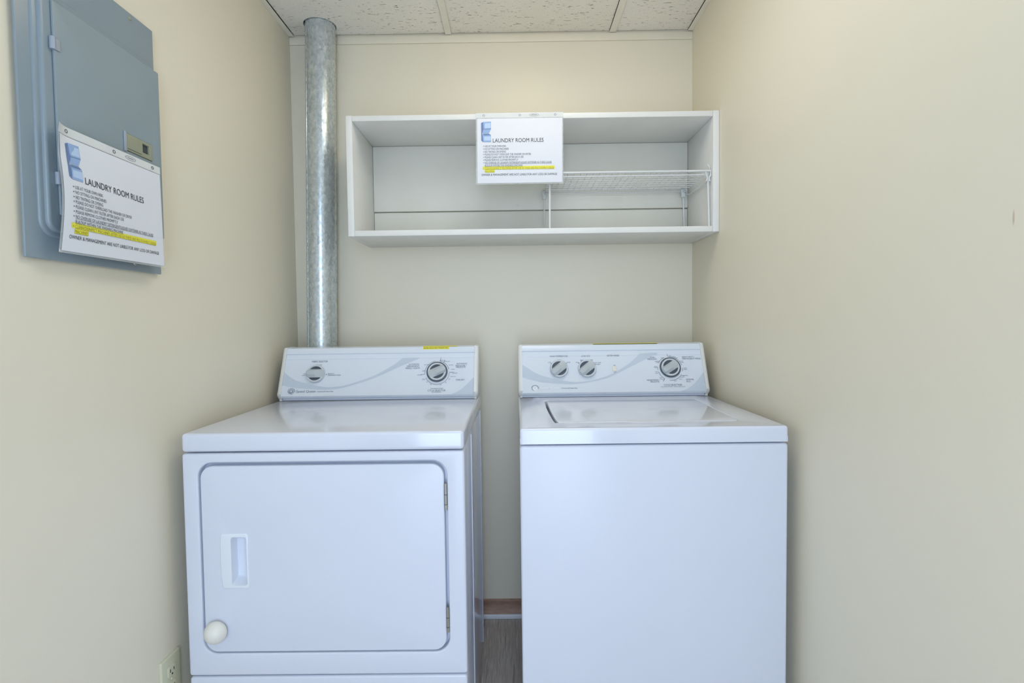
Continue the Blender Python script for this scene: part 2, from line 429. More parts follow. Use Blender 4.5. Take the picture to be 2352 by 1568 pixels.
WASHER_TEXT = [
  ('WASH TEMPERATURE', 0.9975, 0.1265, 0.0625, 0.0067),
  ('LOAD SIZE', 1.0913, 0.1261, 0.0298, 0.0067),
  ('EXTRA RINSE', 1.1866, 0.1265, 0.0417, 0.0067),
  ('HOT', 0.9656, 0.1046, 0.0104, 0.004),
  ('WARM', 0.9984, 0.1129, 0.0134, 0.004),
  ('COLD', 1.0312, 0.1037, 0.0119, 0.004),
  ('SMALL', 1.0613, 0.1033, 0.0104, 0.004),
  ('MEDIUM', 1.0768, 0.1111, 0.0104, 0.004),
  ('LARGE', 1.11, 0.1115, 0.0104, 0.004),
  ('EX. LARGE', 1.1335, 0.1016, 0.0193, 0.004),
  ('RESET', 1.1345, 0.0952, 0.0134, 0.004),
  ('ON', 1.1883, 0.0906, 0.0074, 0.0037),
  ('OFF', 1.1885, 0.0654, 0.0074, 0.0037),
  ('SOAK /', 1.3232, 0.1183, 0.0193, 0.0057),
  ('PREWASH', 1.3203, 0.1119, 0.0312, 0.0057),
  ('HEAVY DUTY /', 1.4461, 0.1183, 0.0432, 0.006),
  ('PERMANENT PRESS', 1.4566, 0.1117, 0.0625, 0.006),
  ('HANDWASH /', 1.3162, 0.0365, 0.0417, 0.006),
  ('DELICATE', 1.3215, 0.0303, 0.0298, 0.006),
  ('NORMAL', 1.4424, 0.0373, 0.0268, 0.0057),
  ('ECO', 1.4363, 0.0304, 0.0134, 0.0057),
  ('CYCLE SELECTION', 1.3816, 0.0187, 0.061, 0.007),
  ('PULL KNOB TO START - PUSH KNOB TO STOP', 1.3816, 0.0121, 0.0818, 0.0033),
  ('HEAVY', 1.384, 0.1223, 0.0089, 0.0033),
  ('NORMAL', 1.3957, 0.1189, 0.0134, 0.0033),
  ('LIGHT', 1.4043, 0.1148, 0.0104, 0.0033),
  ('LIGHT', 1.4209, 0.1034, 0.0119, 0.0033),
  ('RINSE', 1.4241, 0.0986, 0.0089, 0.0033),
  ('EXTRA', 1.4305, 0.078, 0.0104, 0.0037),
  ('RINSE', 1.4307, 0.0733, 0.0104, 0.0037),
  ('NORMAL', 1.4294, 0.0514, 0.0149, 0.0033),
  ('LIGHT', 1.4167, 0.0453, 0.0119, 0.0033),
  ('HEAVY', 1.4107, 0.0384, 0.0104, 0.0033),
  ('SPIN', 1.3914, 0.0325, 0.0089, 0.0033),
  ('SOAK', 1.3555, 0.1162, 0.0089, 0.0033),
  ('PRE', 1.3398, 0.1037, 0.0089, 0.0033),
  ('EXTRA', 1.3302, 0.0848, 0.0104, 0.0033),
  ('RINSE', 1.3298, 0.0809, 0.0104, 0.0033),
  ('SLOW', 1.3312, 0.0659, 0.0089, 0.0033),
  ('SLOW', 1.3314, 0.0605, 0.0104, 0.0033),
  ('LIGHT', 1.3438, 0.0447, 0.0104, 0.0033),
  ('NORMAL', 1.3469, 0.0392, 0.0134, 0.0033),
]
DRYER_SWOOSH_TOP = [(0.0437, 0.0873), (0.0805, 0.0603), (0.1123, 0.0459), (0.1889, 0.028), (0.2334, 0.0274), (0.2772, 0.0346), (0.3636, 0.066), (0.4281, 0.1044), (0.4567, 0.1279)]
DRYER_SWOOSH_LOW = [(0.048, 0.0375), (0.082, 0.0278), (0.1154, 0.0228), (0.1901, 0.0173), (0.2343, 0.0198), (0.2778, 0.0284), (0.3644, 0.0567), (0.4511, 0.0978), (0.5187, 0.1271)]
DRYER_WEDGE = [(0.5541, -0.0176), (0.6197, -0.0063), (0.6633, 0.0144), (0.701, 0.0524), (0.7031, 0.0155), (0.7037, -0.0194)]
WASHER_SWOOSH_TOP = [(0.8817, 0.0898), (0.9157, 0.0673), (0.9452, 0.0544), (1.019, 0.0364), (1.0634, 0.0328), (1.1083, 0.0384), (1.1692, 0.0563), (1.2319, 0.0916), (1.2809, 0.1325)]
WASHER_SWOOSH_LOW = [(0.8809, 0.049), (0.915, 0.0393), (0.9445, 0.0327), (1.0185, 0.0256), (1.0631, 0.0266), (1.1081, 0.0337), (1.1686, 0.0485), (1.2465, 0.0867), (1.3447, 0.1348)]
WASHER_WEDGE = [(1.3403, -0.0136), (1.4001, -0.0052), (1.447, 0.0156), (1.4937, 0.0646), (1.4923, 0.0227), (1.4905, -0.0109)]
# ------------------------------------------------------------------ the room
XR, ZC, YO = 1.5355, 2.2686, -3.0       # right wall, ceiling height, rear wall with the doorway
def struct(o): return tag(o, kind='structure')
floor = struct(box('floor', (-0.1, XR+0.1, YO, 0.1, -0.06, -0.006), 'gap'))
def planks():
    pw = 0.152; src = {}
    x = -0.047; col = 0
    while x < XR:
        y = 0.0 - (0.37*col % 1.2)
        ys = [0.0] + [yy for yy in [0.0-(0.41*col % 1.2)-1.2*k for k in range(4)] if YO < yy < -0.05] + [YO]
        x0, x1 = max(x, 0.0)+0.0006, min(x+pw, XR)-0.0006
        for a, b in zip(ys, ys[1:]):
            bm = bmesh.new(); w, ln = (x1-x0)/2, (a-b)/2-0.0006
            bm_box(bm, -w, w, -ln, ln, -0.006, 0.0, 0.0008, 1)
            o = finish('floor_plank', bm, 'plank', None); o.location = ((x0+x1)/2, (a+b)/2, 0)
            o.parent = floor
        x += pw; col += 1
planks()
wall_back = struct(box('wall_back', (-0.1, XR+0.1, 0.0, 0.1, -0.06, 2.45), 'wall'))
wall_left = struct(box('wall_left', (-0.1, 0.0, YO, 0.0, -0.06, 2.45), 'wall'))
wall_right = struct(box('wall_right', (XR, XR+0.1, YO, 0.0, -0.06, 2.45), 'wall_right'))
# unseen rear wall; doorway added and narrowed to send light into the gap
def T_rear(u, v, d): return Vector((u, YO-d, v))
DOOR = (0.45, 1.15, 2.10)
struct(plate('wall_rear', [(-0.1, -0.06), (XR+0.1, -0.06), (XR+0.1, 2.45), (-0.1, 2.45)], [[(DOOR[0], -0.03), (DOOR[1], -0.03), (DOOR[1], DOOR[2]), (DOOR[0], DOOR[2])]], T_rear, 0.0, 0.1, 'wall', None, 0.001))
# brown vinyl base with a toe curve and a white shoe strip on the floor
def base_strip():
    bm = bmesh.new()
    prof = [(0, 0.020), (-0.012, 0.020), (-0.010, 0.030), (-0.006, 0.042), (-0.0055, 0.064), (-0.0075, 0.068), (-0.007, 0.073), (-0.003, 0.0755), (0, 0.0755)]
    A = [bm.verts.new((0.0, y, z)) for y, z in prof]; B = [bm.verts.new((XR, y, z)) for y, z in prof]
    for i in range(len(prof)):
        j = (i+1) % len(prof); bm.faces.new((A[i], A[j], B[j], B[i]))
    bm.faces.new(A); bm.faces.new(B)
    return finish('baseboard_back', bm, 'brown')
tag(base_strip(), kind='structure')
struct(box('trim_3', (0.0, XR, -0.017, 0.0, 0.0, 0.0195), 'shoe', None, 0.005, 3))
# painted lath along the top of the back wall and in the left corner
struct(box('trim_1', (0.0, XR, -0.006, 0.0, 2.2375, 2.2655), 'trim', None, 0.002, 2))
struct(box('trim_2', (0.0, 0.070, -0.004, 0.0, 0.08, 2.2370), 'trim', None, 0.0015, 2))

ceiling = struct(box('ceiling', (-0.1, XR+0.1, YO, 0.1, 2.32, 2.45), 'gap'))
def T_ceil(u, v, d): return Vector((u, v, d))
PIPE_TOP = (0.1425, -0.068)
cols = [(0.0205, 0.5945), (0.6115, 1.2190), (1.2365, XR-0.0200)]
FILL_CELL = (1, 1)
rows = [-0.0055, -0.6095, -1.2195, -1.8295, -2.4395, YO]
for ci, (a, b) in enumerate(cols):
    for ri, (y1, y0) in enumerate(zip(rows, rows[1:])):
        if (ci, ri) == FILL_CELL: continue
        outer = rrect(a, b, y0+0.002, y1, 0.001, 2)
        holes = []
        if ci == 0 and ri == 0:
            holes = [[(PIPE_TOP[0]-0.001+0.058*math.cos(t*math.pi/24), PIPE_TOP[1]+0.057*math.sin(t*math.pi/24)) for t in range(48)]]
        plate('ceiling_tile', outer, holes, T_ceil, 2.2724, 2.2874, 'tile', ceiling, 0.0008)
for x in (0.6075, 1.2322):
    bm = bmesh.new(); bm_box(bm, x-0.0118, x+0.0118, YO, -0.004, ZC-0.001, ZC+0.0015, 0.0006, 1); bm_box(bm, x-0.001, x+0.001, YO, -0.004, ZC+0.0015, ZC+0.04)
    finish('ceiling_tee', bm, 'tee', ceiling)
for y in rows[1:-1]:
    for a, b in cols:
        bm = bmesh.new(); bm_box(bm, a+0.008, b-0.008, y-0.0115, y+0.0115, ZC-0.0008, ZC+0.0015, 0.0006, 1); bm_box(bm, a+0.008, b-0.008, y-0.001, y+0.001, ZC+0.0015, ZC+0.04)
        finish('ceiling_tee', bm, 'tee', ceiling)
for x0, x1, xa, xb in ((0.0, 0.019, 0.0, 0.0012), (XR-0.019, XR, XR-0.0012, XR)):
    bm = bmesh.new(); bm_box(bm, x0, x1, YO, -0.010, ZC-0.0015, ZC+0.001, 0.0006, 1); bm_box(bm, xa, xb, YO, -0.010, ZC+0.001, ZC+0.022)
    finish('ceiling_wall_angle', bm, 'tee', ceiling)

# unseen cool fill light added in the tile grid for machine tops and gap
fill_light = thing('ceiling_fill_light', (0.92, -0.9475, ZC), 'unseen square fill light added in the ceiling grid over the standing space', 'lamp')
lx0, lx1, ly0, ly1 = 0.625, 1.215, -1.205, -0.690
plate('fill_frame', rrect(lx0, lx1, ly0, ly1, 0.004, 2), [rrect(lx0+0.03, lx1-0.03, ly0+0.03, ly1-0.03, 0.004, 2)], T_ceil, ZC+0.0022, ZC+0.03, 'tee', fill_light, 0.002)
plate('diffuser', rrect(lx0+0.029, lx1-0.029, ly0+0.029, ly1-0.029, 0.004, 2), [], T_ceil, ZC+0.006, ZC+0.012, 'fill_cool', fill_light, 0.001)
# shallow glass dome lamp under the tile above the cabinet (above the picture)
LX, LY = 0.90, -0.56
lamp = thing('dome_lamp', (LX, LY, ZC-0.07), 'shallow warm glass dome lamp on the ceiling above the cabinet', 'lamp')
def T_lamp(a, b, h): return Vector((LX+a, LY+b, ZC+0.0032-h))
lathe('lamp_ring', [(0.0, 0.0), (0.100, 0.0), (0.103, 0.004), (0.103, 0.014), (0.098, 0.017), (0.0, 0.017)], T_lamp, 'tee', lamp, 40)
lathe('lamp_dome', [(0.0, 0.0172), (0.094, 0.0172)]+[(0.094*math.cos(math.radians(a)), 0.0172+0.052*math.sin(math.radians(a))) for a in range(10, 90, 10)]+[(0.0, 0.0692)], T_lamp, 'lamp', lamp, 40)

# ------------------------------------------------------------------ galvanised vent pipe
pipe = thing('vent_pipe', (0.1165, -0.068, 0.12), 'galvanised steel vent pipe rising behind the dryer into the ceiling', 'pipe')
def T_pipe(a, b, h):
    x = 0.1425-(2.2686-h)*0.0205; return Vector((x+a, -0.068+b, h))
lathe('pipe_tube', [(0.0515, 2.315), (0.0535, 2.315), (0.0535, 0.12), (0.0515, 0.12)], T_pipe, 'galv', pipe, 64)
def seam():
    bm = bmesh.new(); prev = None
    sec = [(-1.18, 0.0), (-1.175, 0.0018), (-1.10, 0.0018), (-1.095, 0.0)]
    for h in (2.30, 0.13):
        cur = [bm.verts.new(T_pipe((0.0534+dr)*math.cos(a-1.25), (0.0534+dr)*math.sin(a-1.25), h)) for a, dr in sec]
        if prev:
            for i in range(len(sec)-1): bm.faces.new((prev[i], prev[i+1], cur[i+1], cur[i]))
        prev = cur
    return finish('lock_seam', bm, 'galv', pipe)
seam()

# ------------------------------------------------------------------ wall cabinet
CX0, CX1, CY, CZ0, CZ1 = 0.2905, XR-0.0005, -0.273, 1.4665, 1.8665
cab = thing('wall_cabinet', ((CX0+CX1)/2, 0, CZ0), 'open white painted wooden wall cabinet above the washer and dryer', 'cabinet')
TS, TB = 0.021, 0.0195
box('side_panel', (CX0, CX0+TS, CY, -0.0005, CZ0, CZ1), 'cabinet', cab, 0.0015)
box('side_panel', (CX1-TS, CX1, CY, -0.0005, CZ0, CZ1), 'cabinet', cab, 0.0015)
box('top_panel', (CX0+TS+0.0003, CX1-TS-0.0003, CY+0.0006, -0.0005, CZ1-0.0185, CZ1-0.0005), 'cabinet', cab, 0.0015)
box('bottom_panel', (CX0+TS+0.0003, CX1-TS-0.0003, CY+0.0006, -0.0005, CZ0+0.0004, CZ0+TB), 'cabinet', cab, 0.0015)
box('back_board', (CX0+TS+0.0004, CX1-TS-0.0004, -0.016, -0.0008, 1.6005, CZ1-0.019), 'cabinet_back', cab, 0.002)
box('back_board', (CX0+TS+0.0004, CX1-TS-0.0004, -0.011, -0.0008, CZ0+TB+0.0004, 1.5970), 'cabinet_back', cab, 0.002)

# ------------------------------------------------------------------ wire rack inside the cabinet
RZ = 1.671; RX0, RX1, RYF, RYB = 0.962, 1.511, -0.262, -0.030; RF = CZ0+TB+0.0003
rack = thing('wire_rack', (1.236, -0.146, RF), 'white coated wire rack standing inside the right half of the cabinet', 'rack')
tube('front_rail', [(RX0, RYF, RZ), (RX1, RYF, RZ)], 0.0036, 'wire', rack, 10)
tube('front_rail', [(RX0+0.004, RYF+0.004, RZ-0.012), (RX1-0.02, RYF+0.004, RZ-0.012)], 0.0024, 'wire', rack, 8)
tube('back_rail', [(RX0, RYB, RZ), (RX1-0.012, RYB, RZ)], 0.0032, 'wire', rack, 8)
tube('back_rail', [(RX0, RYB+0.003, RZ-0.012), (RX1-0.012, RYB+0.003, RZ-0.012)], 0.002, 'wire', rack, 8)
for k in range(1, 8):
    y = RYF+(RYB-RYF)*k/8
    tube('long_wire', [(RX0, y, RZ-0.0045), (RX1-0.004, y, RZ-0.0045)], 0.0014, 'wire', rack, 6)
def cross_wires():
    bm = bmesh.new(); tube_bm(bm, [(0, RYF, RZ-0.0022), (0, RYB, RZ-0.0022)], 0.0010, 6)
    o = finish('cross_wire', bm, 'wire', rack, 50)
    n = 26
    for k in range(n):
        c = o if k == 0 else o.copy()
        if k: COL.objects.link(c)
        c.location.x = RX0+0.006+(RX1-RX0-0.012)*k/(n-1)
cross_wires()
for fx, tx, y in ((0.9690, 0.9705, RYF+0.006), (1.5075, 1.5020, RYF+0.006)):
    tube('leg', [(tx, y, RZ-0.002), (fx, y, RF)], 0.0034, 'wire', rack, 10)
for fx, tx, y in ((0.9640, 0.9640, RYB-0.004), (1.4960, 1.4890, RYB-0.004)):
    tube('leg', [(tx, y, RZ-0.006), (fx, y, RF)], 0.0030, 'wire', rack, 10)
# end loop of bent wire at the cabinet side, and the moulded clips that hold the legs
ex = 1.5105
tube('end_loop', [(ex-0.006, RYF+0.012, RZ+0.0255), (ex-0.002, RYF+0.006, RZ+0.012), (ex, RYF+0.004, RZ-0.002), (ex-0.003, RYF+0.03, RZ-0.030), (ex-0.004, RYB-0.03, RZ-0.030), (ex-0.008, RYB-0.012, RZ-0.026), (ex-0.012, RYB-0.004, RZ-0.002)], 0.0022, 'wire', rack, 8)
for sx in (-1, 1):
    tube('clip_arm', [(1.5025+sx*0.0085, RYF, RZ-0.003), (1.5025+sx*0.0065, RYF, RZ-0.016), (1.5025+sx*0.003, RYF+0.002, RZ-0.022), (1.5025+sx*0.0055, RYF+0.002, RZ-0.034)], 0.0026, 'wire', rack, 8)
for x in (0.9640, 1.4890):
    bm = bmesh.new()
    bm_box(bm, x-0.0065, x+0.0065, RYB-0.012, RYB+0.003, RZ-0.036, RZ-0.006, 0.002, 2)
    for v in bm.verts:
        if v.co.z > RZ-0.02: v.co.x = x+(v.co.x-x)*1.35
    finish('clip', bm, 'clip', rack)
    lathe('clip_eye', [(0.0028, 0), (0.0058, 0), (0.0058, 0.004), (0.0028, 0.004), (0.0028, 0)], lambda a, b, h, x=x: Vector((x+0.004+a, RYB-0.013-h, RZ-0.012+b)), 'clip', rack, 16)

# ------------------------------------------------------------------ rules notices in punched plastic sleeves
PW, PH = 0.279, 0.2135
K = PW/196.0
RULES = [("USE AT YOUR OWN RISK", 336.2, 49), ("NO SITTING ON MACHINES", 342.7, 55), ("NO TINTING OR DYEING", 349.2, 48.5),
         ("PLEASE DO NOT OVERLOAD THE WASHER OR DRYER", 355.2, 106.5), ("PLEASE CLEAN LINT FILTER AFTER EACH USE", 361.6, 89),
         ("PLEASE REMOVE CLOTHES PROMPTLY", 368.0, 77), ("NO OVERUSE OF LAUNDRY DETERGENT/LIQUID SOFTENER AS THESE CAUSE", 374.3, 154),
         ("BUILDUP WITHIN THE WASHING MACHINE", 380.8, 87), ("CLEAN/DISINFECT MACHINES AFTER USE AS THESE ARE MULTI-FAMILY USAGE", 387.2, 159.5), ("MACHINES", 393.7, 22)]
def pu(px): return (px-1097.0)*K
def pv(py): return PH-(py-272.0)*PH/148.5
def notice(label, base, T, bullets_dark):
    t = thing('rules_notice', base, label, 'sign', 'laundry room rules notices')
    N = 30
    def sheet(name, u0, u1, v0, v1, d, mat, parent, thick):
        bm = bmesh.new(); g = {}
        for s in (0, 1):
            for i in range(N+1):
                for j in range(N+1):
                    g[s, i, j] = bm.verts.new(T(u0+(u1-u0)*i/N, v0+(v1-v0)*j/N, d-thick*s))
        for s in (0, 1):
            for i in range(N):
                for j in range(N):
                    q = (g[s, i, j], g[s, i+1, j], g[s, i+1, j+1], g[s, i, j+1]); bm.faces.new(q if s else q[::-1])
        rim = [(i, 0) for i in range(N)]+[(N, j) for j in range(N)]+[(i, N) for i in range(N, 0, -1)]+[(0, j) for j in range(N, 0, -1)]
        for a, b in zip(rim, rim[1:]+rim[:1]): bm.faces.new((g[(0,)+a], g[(0,)+b], g[(1,)+b], g[(1,)+a]))
        return finish(name, bm, mat, parent, 40)
    sl = sheet('plastic_sleeve', -0.0045, PW+0.0035, -0.004, PH+0.002, 0.0, 'sleeve', t, 0.0003)
    st = sheet('punched_strip', -0.0045, PW+0.0035, PH+0.0023, PH+0.0185, 0.0, 'sleeve_strip', t, 0.0003)
    for u in (0.0215, 0.140, 0.2565):
        ring_band('punch_hole', [((u+0.0042*math.cos(a*math.pi/12), PH+0.0105+0.0036*math.sin(a*math.pi/12)), (u+0.0022*math.cos(a*math.pi/12), PH+0.0105+0.002*math.sin(a*math.pi/12))) for a in range(25)], T, -0.0006, 'ink_small' if bullets_dark else 'print_light', st)
    ring_band('oval_mark', [((0.187+0.0155*math.cos(a*math.pi/16), PH+0.0105+0.0044*math.sin(a*math.pi/16)), (0.187+0.0145*math.cos(a*math.pi/16), PH+0.0105+0.0037*math.sin(a*math.pi/16))) for a in range(33)], T, -0.0006, 'ink_small', st)
    flat_poly('oval_script', [[(0.178, PH+0.0098), (0.196, PH+0.0100), (0.196, PH+0.0112), (0.178, PH+0.0110)]], T, -0.0006, 'ink_small', st)
    pp = sheet('paper', 0, PW, 0, PH, -0.0010, 'paper', t, 0.0003)
    d = -0.0020
    # stacked washer and dryer drawing
    def A(a, b): return (pu(1106+23*a), pv(280+46.5*b))
    flat_poly('drawing_side', [[A(0, .05), A(.2, 0), A(.3, .02), A(.3, .33), A(.1, .6), A(.18, .62), A(.2, 1), A(.02, .93)]], T, d, 'art_c', pp)
    flat_poly('drawing_dryer', [[A(.22, 0), A(1, -.02), A(1, .34), A(.3, .36), A(.24, .3)]], T, d-0.0001, 'art_b', pp)
    flat_poly('drawing_dryer_door', [[A(.38, .07), A(.97, .05), A(.97, .30), A(.38, .31)]], T, d-0.0002, 'art_a', pp)
    flat_poly('drawing_lid', [[A(.3, .38), A(1, .36), A(.78, .57), A(.14, .58)]], T, d-0.0001, 'art_b', pp)
    flat_poly('drawing_lid_edge', [[A(.3, .36), A(1, .335), A(1, .36), A(.3, .385)]], T, d-0.0002, 'art_c', pp)
    flat_poly('drawing_washer_top', [[A(.2, .6), A(.78, .59), A(1, .65), A(.24, .67)]], T, d-0.0001, 'art_c', pp)
    flat_poly('drawing_washer', [[A(.22, .67), A(1, .66), A(1, 1), A(.2, 1)]], T, d-0.0001, 'art_b', pp)
    flat_poly('drawing_washer_front', [[A(.3, .73), A(.98, .72), A(.98, .93), A(.3, .93)]], T, d-0.0002, 'art_a', pp)
    text("LAUNDRY ROOM RULES", pu(1133), pv(327.6), 117*K, 0.0128, T, d, 'ink', pp)
    ch = 0.0062
    flat_poly('highlight', [[(pu(1109), pv(389.6)), (pu(1275), pv(389.6)), (pu(1275), pv(382.2)), (pu(1109), pv(382.6))]], T, d+0.0003, 'hilite', pp)
    flat_poly('highlight', [[(pu(1114), pv(396.6)), (pu(1137), pv(396.6)), (pu(1137), pv(390.0)), (pu(1114), pv(390.0))]], T, d+0.0003, 'hilite', pp)
    for i, (s, y, w) in enumerate(RULES):
        b = pv(y+2.1)
        text(s, pu(1114.4), b, w*K, ch, T, d, 'ink_hilite' if i >= 8 else 'ink_small', pp)
        if i not in (7, 9):
            flat_poly('bullet', [[(pu(1110.6), b+0.0015), (pu(1113), b+0.0032), (pu(1110.6), b+0.0050), (pu(1111.2), b+0.0032)]], T, d, 'ink_hilite' if i >= 8 else 'ink_small', pp)
        if 6 <= i <= 9:
            flat_poly('underline', [[(pu(1114.4), b-0.0012), (pu(1114.4+w), b-0.0012), (pu(1114.4+w), b-0.0006), (pu(1114.4), b-0.0006)]], T, d, 'ink_hilite' if i >= 8 else 'ink_small', pp)
    text("OWNER & MANAGEMENT ARE NOT LIABLE FOR ANY LOSS OR DAMAGE", pu(1106.3), pv(403.8), 174.5*K, 0.0068, T, d, 'ink', pp)
    return t
def T_cab(u, v, d):      # hangs from the cabinet's top edge, a little curved, a little askew
    return Vector((0.7282+u*1.012+v*0.008, CY-0.0012+d-0.004*math.sin(math.pi*min(1, max(0, v/PH)))-0.005*(1-v/PH if v < PH else 0)**2, 1.6355+v))
notice('printed rules notice hanging from the top edge of the white cabinet', (0.87, CY, 1.6355), T_cab, False)
def T_pan(u, v, d):      # hangs on the panel door, bellied on its left edge and standing off at the lower right
    a, b = u/PW, v/PH
    k = 0.0365 - d + 0.010*math.sin(math.pi*min(1, max(0, b)))*max(0, 1-a)**1.2 + 0.003*max(0, 1-b)*max(a, 0)
    k += 0.006*max(0, b-0.8)*5*max(0, 1-a*9)**2
    return Vector((k, -1.1145+u*0.980, 1.3125+v*0.968))

# ------------------------------------------------------------------ electrical panel on the left wall
PY0, PY1, PZ0, PZ1 = -1.1555, -0.8065, 1.2965, 1.8605
panel = thing('electrical_panel', (0, -0.98, PZ0), 'blue grey metal electrical panel on the left wall', 'panel')
def T_lw(u, v, d): return Vector((-d, u, v))       # d is minus the distance from the left wall
plate('cover_plate', rrect(PY0, PY1, PZ0, PZ1, 0.002, 2), [], T_lw, -0.0105, -0.0070, 'panel', panel, 0.0012)
box('panel_box', (0.0002, 0.0069, PY0+0.008, PY1-0.008, PZ0+0.008, PZ1-0.008), 'panel', panel, 0.001)
def raised():
    bm = bmesh.new(); L0 = rrect(-1.1285, -0.8130, 1.3370, 1.7790, 0.030, 8)
    prof = [(0.0, 0.0103), (0.0006, 0.0125), (0.0020, 0.0140), (0.0040, 0.0146), (0.0095, 0.0150), (0.0104, 0.0185), (0.0118, 0.0205), (0.0138, 0.0214), (0.0160, 0.0216)]
    prev = None
    for ins, h in prof:
        cur = [bm.verts.new((h, y, z)) for y, z in offset_loop(L0, ins)]
        if prev:
            for i in range(len(cur)):
                j = (i+1) % len(cur); bm.faces.new((prev[i], prev[j], cur[j], cur[i]))
        prev = cur
    bm.faces.new(prev)
    return finish('raised_frame', bm, 'panel', panel, 60)
raised()
pd = plate('door', rrect(-1.0975, -0.8150, 1.3780, 1.7600, 0.003, 3), [rrect(-0.9285, -0.8475, 1.5480, 1.5850, 0.002, 2)], T_lw, -0.0262, -0.0226, 'panel_door', panel, 0.0010)
for z in (1.683, 1.443):
    h = tube('hinge', [(0.0255, -1.1000, z-0.011), (0.0255, -1.1000, z+0.011)], 0.0048, 'hinge_tab', panel, 12)
    box('hinge_leaf', (0.0263, 0.0283, -1.1000, -1.0860, z-0.010, z+0.010), 'hinge_tab', h, 0.0006)
# paddle latch let into the door
lt = plate('latch', rrect(-0.9280, -0.8480, 1.5485, 1.5845, 0.0015, 2), [rrect(-0.8790, -0.8570, 1.5590, 1.5780, 0.001, 2)], T_lw, -0.0280, -0.0230, 'latch', panel, 0.001)
box('latch_pocket', (0.0217, 0.0229, -0.8810, -0.8550, 1.5580, 1.5790), 'dark', lt)
box('latch_edge', (0.0264, 0.0290, -0.9350, -0.9287, 1.5455, 1.5875), 'hinge_tab', lt, 0.0005)
box('latch_rib', (0.0279, 0.0286, -0.9250, -0.8840, 1.5525, 1.5533), 'dark', lt)
for y, z in ((-0.8795, 1.8490), (-1.0830, 1.3170), (-0.8920, 1.3130)):
    s_ = lathe('screw', [(0.0, 0.0022), (0.0030, 0.0020), (0.0045, 0.0010), (0.0050, 0.0)], lambda a, b, h, y=y, z=z: Vector((0.0105+h, y+a, z+b)), 'latch' if z > 1.5 else 'steel', panel, 20)
lathe('knockout_stud', [(0.0, 0.003), (0.003, 0.0028), (0.0038, 0.0)], lambda a, b, h: Vector((0.0060+a*0.8, PY1-0.0082+h*3.4, 1.851+b)), 'dark', panel, 12)
notice('printed rules notice in a plastic sleeve covering the lower part of the electrical panel door', (0.036, -0.977, 1.309), T_pan, True)

# ------------------------------------------------------------------ wall socket low on the left wall
soc = thing('wall_socket', (0, -0.8175, 0.266), 'ivory double wall socket low on the left wall beside the dryer', 'socket')
plate('cover_plate', rrect(-0.8530, -0.7825, 0.2660, 0.3805, 0.004, 4), [], T_lw, -0.0062, -0.0002, 'ivory', soc, 0.0035)
for zc in (0.3430, 0.3035):
    def face_loop(r0, zc=zc):
        return [(-0.8178+max(-0.0145, min(0.0145, r0*math.cos(a*math.pi/20)))*1.0, zc+max(-0.0125, min(0.0125, r0*math.sin(a*math.pi/20)))) for a in range(40)]
    fc = plate('socket_face', face_loop(0.0170), [], T_lw, -0.0080, -0.0058, 'ivory', soc, 0.0008)
    for dy, hh in ((-0.0063, 0.0042), (0.0063, 0.0034)):
        box('slot', (0.0078, 0.0083, -0.8178+dy-0.0011, -0.8178+dy+0.0011, zc+0.002-hh, zc+0.002+hh), 'slot', fc)
    lathe('ground_hole', [(0.0, 0.0083), (0.0024, 0.0083), (0.0024, 0.0078)], lambda a, b, h, zc=zc: Vector((h, -0.8178+a, zc-0.0075+b)), 'slot', fc, 12)
lathe('screw', [(0.0, 0.0018), (0.002, 0.0016), (0.003, 0.0)], lambda a, b, h: Vector((0.0062+h, -0.8178+a, 0.3233+b)), 'ivory', soc, 14)

